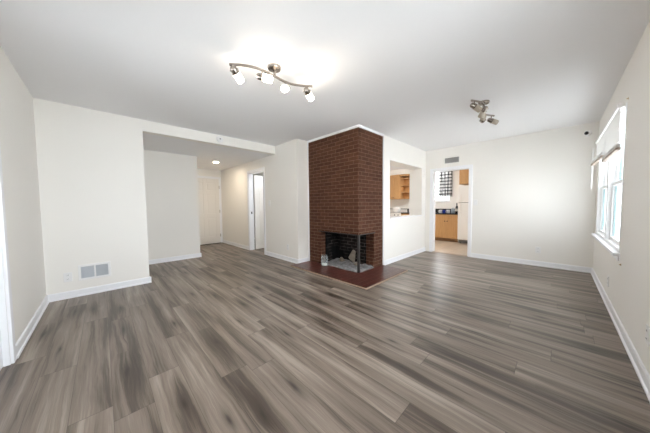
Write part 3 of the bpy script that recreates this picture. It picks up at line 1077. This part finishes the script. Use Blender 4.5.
# leftover curtain brackets beside the window
for (x, z, lab) in ((3.455, 2.09, 'tiny metal bracket at the upper corner of the twin window'), (3.40, 0.575, 'tiny metal bracket below the lower corner of the twin window')):
    b = MB().box(x - 0.005, x + 0.005, YR, YR + 0.003, z - 0.009, z + 0.009)
    b.cyl((x, YR + 0.002, z), (x, YR + 0.012, z), 0.0035, 8)
    tag(b.build('wall_bracket', M['brass']), lab, 'bracket', 'brackets beside the twin window')


# ------------------------------------------------------------------ kitchen
def raised_panel(m, x, y0, y1, z0, z1, th=0.019, mat=0, st=0.055):
    """shaker/raised door on an x-facing front, front at x-th"""
    m.box(x - th * 0.6, x, y0, y1, z0, z1, mat)
    for a, b, c0, c1 in ((y0, y0 + st, z0, z1), (y1 - st, y1, z0, z1), (y0 + st, y1 - st, z0, z0 + st), (y0 + st, y1 - st, z1 - st, z1)):
        m.box(x - th, x - th * 0.6, a, b, c0, c1, mat)
    if y1 - y0 > 2 * st + 0.06 and z1 - z0 > 2 * st + 0.06:
        m.box(x - th * 0.9, x - th * 0.6, y0 + st + 0.02, y1 - st - 0.02, z0 + st + 0.02, z1 - st - 0.02, mat)
    return m


CX = 7.60   # front of the base cabinets


def base_cabinet(y0, y1, ndoor, label, knobs=True):
    r = thing('base_cabinet', (CX, (y0 + y1) / 2, 0), label, 'cabinet', 'oak base cabinets in the kitchen')
    MB().box(CX, XK - 0.002, y0, y1, 0.10, 0.835).build('body', M['oak'], r)
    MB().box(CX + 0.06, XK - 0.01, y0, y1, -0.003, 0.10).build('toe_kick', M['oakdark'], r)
    wd = (y1 - y0) / ndoor
    for k in range(ndoor):
        a, b = y0 + k * wd + 0.006, y0 + (k + 1) * wd - 0.006
        raised_panel(MB(), CX, a, b, 0.69, 0.815, st=0.022).build('drawer', M['oak'], r, 0.002, 1)
        do = raised_panel(MB(), CX, a, b, 0.115, 0.675).build('door', M['oak'], r, 0.002, 1)
        ky = (b - 0.028) if (ndoor == 1 or k == 0) else (a + 0.028)
        MB().lathe((CX - 0.019, ky, 0.63), (-1, 0, 0), [(0.008, 0), (0.008, 0.012), (0.017, 0.018), (0.014, 0.028)], 12).build('knob', M['steel'], do)


base_cabinet(2.095, 2.735, 2, 'oak two-door base cabinet below the window, next to the fridge')
base_cabinet(2.737, 3.52, 2, 'oak two-door base cabinet below the left half of the kitchen window')
base_cabinet(3.522, 3.905, 1, 'narrow oak base cabinet seen through the pass-through, next to the stove')

ct = MB().box(CX - 0.03, XK - 0.001, 2.085, 3.905, 0.836, 0.872)
tag(ct.build('countertop', M['granite'], None, 0.003), 'black granite countertop along the kitchen window wall', 'countertop')
bs = MB().box(XK - 0.02, XK - 0.0005, 2.085, 5.15, 0.8725, 1.0)
tag(bs.build('backsplash', M['granite'], None, 0.002), 'low black granite backsplash behind the counter', 'backsplash')

# stove
st = thing('stove', (CX, 4.3, 0), 'white stove seen through the pass-through below the wall cabinets', 'stove')
MB().box(CX, XK - 0.03, 3.93, 4.68, 0.0, 0.86).build('body', M['fridge'], st, 0.004)
MB().box(CX - 0.02, CX - 0.001, 3.95, 4.66, 0.18, 0.68).build('oven_door', M['fridge'], st, 0.004)
hd = MB().cyl((CX - 0.05, 4.0, 0.64), (CX - 0.05, 4.61, 0.64), 0.010, 10)
for y in (4.03, 4.58):
    hd.cyl((CX - 0.05, y, 0.64), (CX - 0.019, y, 0.64), 0.006, 8)
hd.build('handle', M['nickel'], st)
MB().box(CX + 0.01, XK - 0.10, 3.95, 4.66, 0.861, 0.872).build('cooktop', M['ventgrey'], st, 0.002)
MB().box(XK - 0.09, XK - 0.03, 3.95, 4.66, 0.861, 0.98).build('control_panel', M['fridge'], st, 0.004)
for y in (4.02, 4.16, 4.45, 4.59):
    MB().lathe((CX - 0.001, y, 0.78), (-1, 0, 0), [(0.020, 0), (0.018, 0.022)], 14).build('knob', M['dark'], st)

# white pot on the stove
pt = thing('cooking_pot', (7.76, 4.17, 0.873), 'white rounded pot with lid on the stove', 'pot')
MB().lathe((7.76, 4.17, 0.8725), (0, 0, 1), [(0.09, 0), (0.125, 0.02), (0.14, 0.07), (0.14, 0.13), (0.146, 0.135)], 28).build('body', M['cupwhite'], pt)
MB().lathe((7.76, 4.17, 1.009), (0, 0, 1), [(0.145, 0), (0.12, 0.03), (0.06, 0.052), (0.012, 0.058), (0.012, 0.075), (0.022, 0.085), (0.012, 0.095)], 28).build('lid', M['cupwhite'], pt)
for a in (-1, 1):
    MB().box(7.73, 7.79, 4.17 + a * 0.138, 4.17 + a * 0.185, 0.965, 0.980).build('handle', M['cupwhite'], pt, 0.004)

# paper roll on the counter
pr = thing('paper_towel_roll', (7.70, 3.615, 0.873), 'white upright paper towel roll on the counter by the stove', 'paper towel')
MB().lathe((7.70, 3.615, 0.8725), (0, 0, 1), [(0.07, 0), (0.07, 0.012)], 24).build('base', M['steel'], pr)
MB().lathe((7.70, 3.615, 0.886), (0, 0, 1), [(0.052, 0), (0.052, 0.24)], 24).build('roll', M['cupwhite'], pr)
MB().cyl((7.70, 3.615, 1.126), (7.70, 3.615, 1.165), 0.008, 10).build('rod', M['steel'], pr)


# mugs and bottle by the window
def mug(x, y, mat, label, r=0.042, h=0.095, handle=True):
    k = thing('mug', (x, y, 0.873), label, 'mug', 'mugs on the kitchen counter')
    MB().lathe((x, y, 0.8725), (0, 0, 1), [(r * 0.85, 0), (r, 0.01), (r, h), (r - 0.004, h), (r - 0.006, 0.012)], 22).build('body', mat, k)
    if handle:
        pts = [Vector((x, y, 0.8725 + h * 0.5)) + Vector((0, 1, 0)) * (r + 0.026 * math.sin(t) - 0.002) + Z * (-0.032 * math.cos(t)) for t in [math.pi * q / 8 for q in range(9)]]
        hm = MB()
        for a, b in zip(pts, pts[1:]):
            hm.cyl(a, b, 0.006, 8)
        hm.build('handle', mat, k)


mug(7.90, 2.685, M['cupwhite'], 'white mug on the counter under the left side of the curtain', 0.05, 0.10)
mug(7.80, 2.545, M['cupblue'], 'blue mug on the counter under the window')
mug(7.95, 2.475, M['cupwhite'], 'white mug on the counter between the blue mug and the grey jar', 0.05, 0.10)
cn = thing('canister', (7.92, 2.325, 0.873), 'grey-blue canister on the counter beside the dark bottle', 'canister')
MB().lathe((7.92, 2.325, 0.8725), (0, 0, 1), [(0.055, 0), (0.06, 0.01), (0.06, 0.12), (0.055, 0.128)], 24).build('body', M['cupgrey'], cn)
MB().lathe((7.92, 2.325, 1.001), (0, 0, 1), [(0.056, 0), (0.056, 0.015), (0.012, 0.022), (0.014, 0.040)], 24).build('lid', M['cupgrey'], cn)
bt = thing('bottle', (7.80, 2.185, 0.873), 'tall dark bottle with pale label on the counter beside the fridge', 'bottle')
MB().lathe((7.80, 2.185, 0.8725), (0, 0, 1), [(0.038, 0), (0.040, 0.006), (0.040, 0.18), (0.034, 0.205), (0.016, 0.235), (0.014, 0.30), (0.017, 0.302), (0.017, 0.315)], 22).build('body', M['bottle'], bt)
MB().lathe((7.80, 2.185, 0.935), (0, 0, 1), [(0.0408, 0), (0.0408, 0.08)], 22).build('label_band', M['label'], bt)

# fridge
FX0 = 7.47
fg = thing('refrigerator', (FX0, 1.66, 0), 'white refrigerator with freezer on top inside the kitchen doorway', 'refrigerator')
fy0, fy1 = 1.30, 2.065
MB().box(FX0 + 0.06, XK - 0.03, fy0, fy1, 0.02, 1.68).build('body', M['fridge'], fg, 0.006)
ff = MB().box(FX0, FX0 + 0.055, fy0, fy1, 1.195, 1.68).build('freezer_door', M['fridge'], fg, 0.01)
fd = MB().box(FX0, FX0 + 0.055, fy0, fy1, 0.115, 1.180).build('refrigerator_door', M['fridge'], fg, 0.01)
MB().box(FX0 + 0.02, FX0 + 0.058, fy0 + 0.01, fy1 - 0.01, 1.179, 1.197).build('gasket', M['slot'], fg)
for par, z0, z1 in ((ff, 1.22, 1.42), (fd, 0.78, 1.15)):
    h = MB().box(FX0 - 0.035, FX0 - 0.018, fy1 - 0.075, fy1 - 0.045, z0, z1)
    h.box(FX0 - 0.02, FX0 + 0.002, fy1 - 0.07, fy1 - 0.05, z0, z0 + 0.03).box(FX0 - 0.02, FX0 + 0.002, fy1 - 0.07, fy1 - 0.05, z1 - 0.03, z1)
    h.build('handle', M['fridge'], par, 0.004)
tg = MB().box(FX0 + 0.03, FX0 + 0.058, fy0 + 0.02, fy1 - 0.02, 0.025, 0.105)
for k in range(5):
    tg.box(FX0 + 0.024, FX0 + 0.03, fy0 + 0.03, fy1 - 0.03, 0.03 + k * 0.015, 0.037 + k * 0.015)
tg.build('toe_grille', M['slot'], fg)
for y in (fy0 + 0.05, fy1 - 0.05):
    for x in (FX0 + 0.12, XK - 0.1):
        MB().cyl((x, y, -0.003), (x, y, 0.021), 0.02, 12).build('foot', M['dark'], fg)

# cabinet above the fridge
oc = thing('wall_cabinet', (7.62, 1.68, 1.72), 'oak wall cabinet above the refrigerator', 'cabinet', 'oak wall cabinets in the kitchen')
MB().box(7.64, XK - 0.001, 1.30, 2.085, 1.735, 2.215).build('body', M['oak'], oc)
for a, b in ((1.305, 1.665), (1.675, 2.035)):
    do = raised_panel(MB(), 7.64, a, b, 1.755, 2.195).build('door', M['oak'], oc, 0.002, 1)
MB().box(7.60, XK - 0.001, 1.30, 2.11, 2.215, 2.255).build('crown', M['oak'], oc, 0.004)

# wall cabinet run seen through the pass-through
WCX = 7.87
for (a, b, lab) in ((4.62, 5.18, 'oak wall cabinet nearest the kitchen side wall'), (4.105, 4.615, 'oak wall cabinet above the stove, beside the open end shelves')):
    cbn = thing('wall_cabinet', (WCX, (a + b) / 2, 1.36), lab, 'cabinet', 'oak wall cabinets in the kitchen')
    MB().box(WCX, XK - 0.001, a, b, 1.36, 2.20).build('body', M['oak'], cbn)
    wd = (b - a) / 2
    for k in range(2):
        do = raised_panel(MB(), WCX, a + k * wd + 0.004, a + (k + 1) * wd - 0.004, 1.37, 2.17, st=0.05).build('door', M['oak'], cbn, 0.002, 1)
        ky = a + wd + (0.03 if k else -0.03)
        MB().lathe((WCX - 0.019, ky, 1.42), (-1, 0, 0), [(0.007, 0), (0.007, 0.012), (0.014, 0.018), (0.012, 0.026)], 12).build('knob', M['steel'], do)
    MB().box(WCX - 0.03, XK - 0.001, a, b, 2.20, 2.255).build('crown', M['oak'], cbn, 0.004)
# rounded open end shelves
es = thing('end_shelf_unit', (XK - 0.17, 3.95, 1.36), 'oak open end shelves with rounded corners beside the wall cabinet', 'shelf')
MB().box(WCX, XK - 0.001, 4.080, 4.103, 1.36, 2.20).build('side_panel', M['oak'], es)
MB().box(XK - 0.018, XK - 0.001, 3.79, 4.08, 1.36, 2.20).build('back_panel', M['oak'], es)


def quarter(z0, z1, y1, rx, ry):
    m = MB()
    n = 12
    x1 = XK - 0.018
    rim = [(x1, y1)] + [(x1 - rx * math.cos(t), y1 - ry * math.sin(t)) for t in [math.pi / 2 * q / n for q in range(n + 1)]]
    k = len(rim)
    vs = [(x, y, z0) for x, y in rim] + [(x, y, z1) for x, y in rim]
    fs = [tuple(range(k - 1, -1, -1)), tuple(range(k, 2 * k))] + [(i, (i + 1) % k, k + (i + 1) % k, k + i) for i in range(k)]
    return m.add(vs, fs)


for z in (1.36, 1.60, 1.85, 2.10):
    quarter(z, z + 0.02, 4.08, 0.30, 0.29).build('shelf', M['oak'], es)
quarter(2.20, 2.255, 4.08, 0.33, 0.31).build('crown', M['oak'], es)
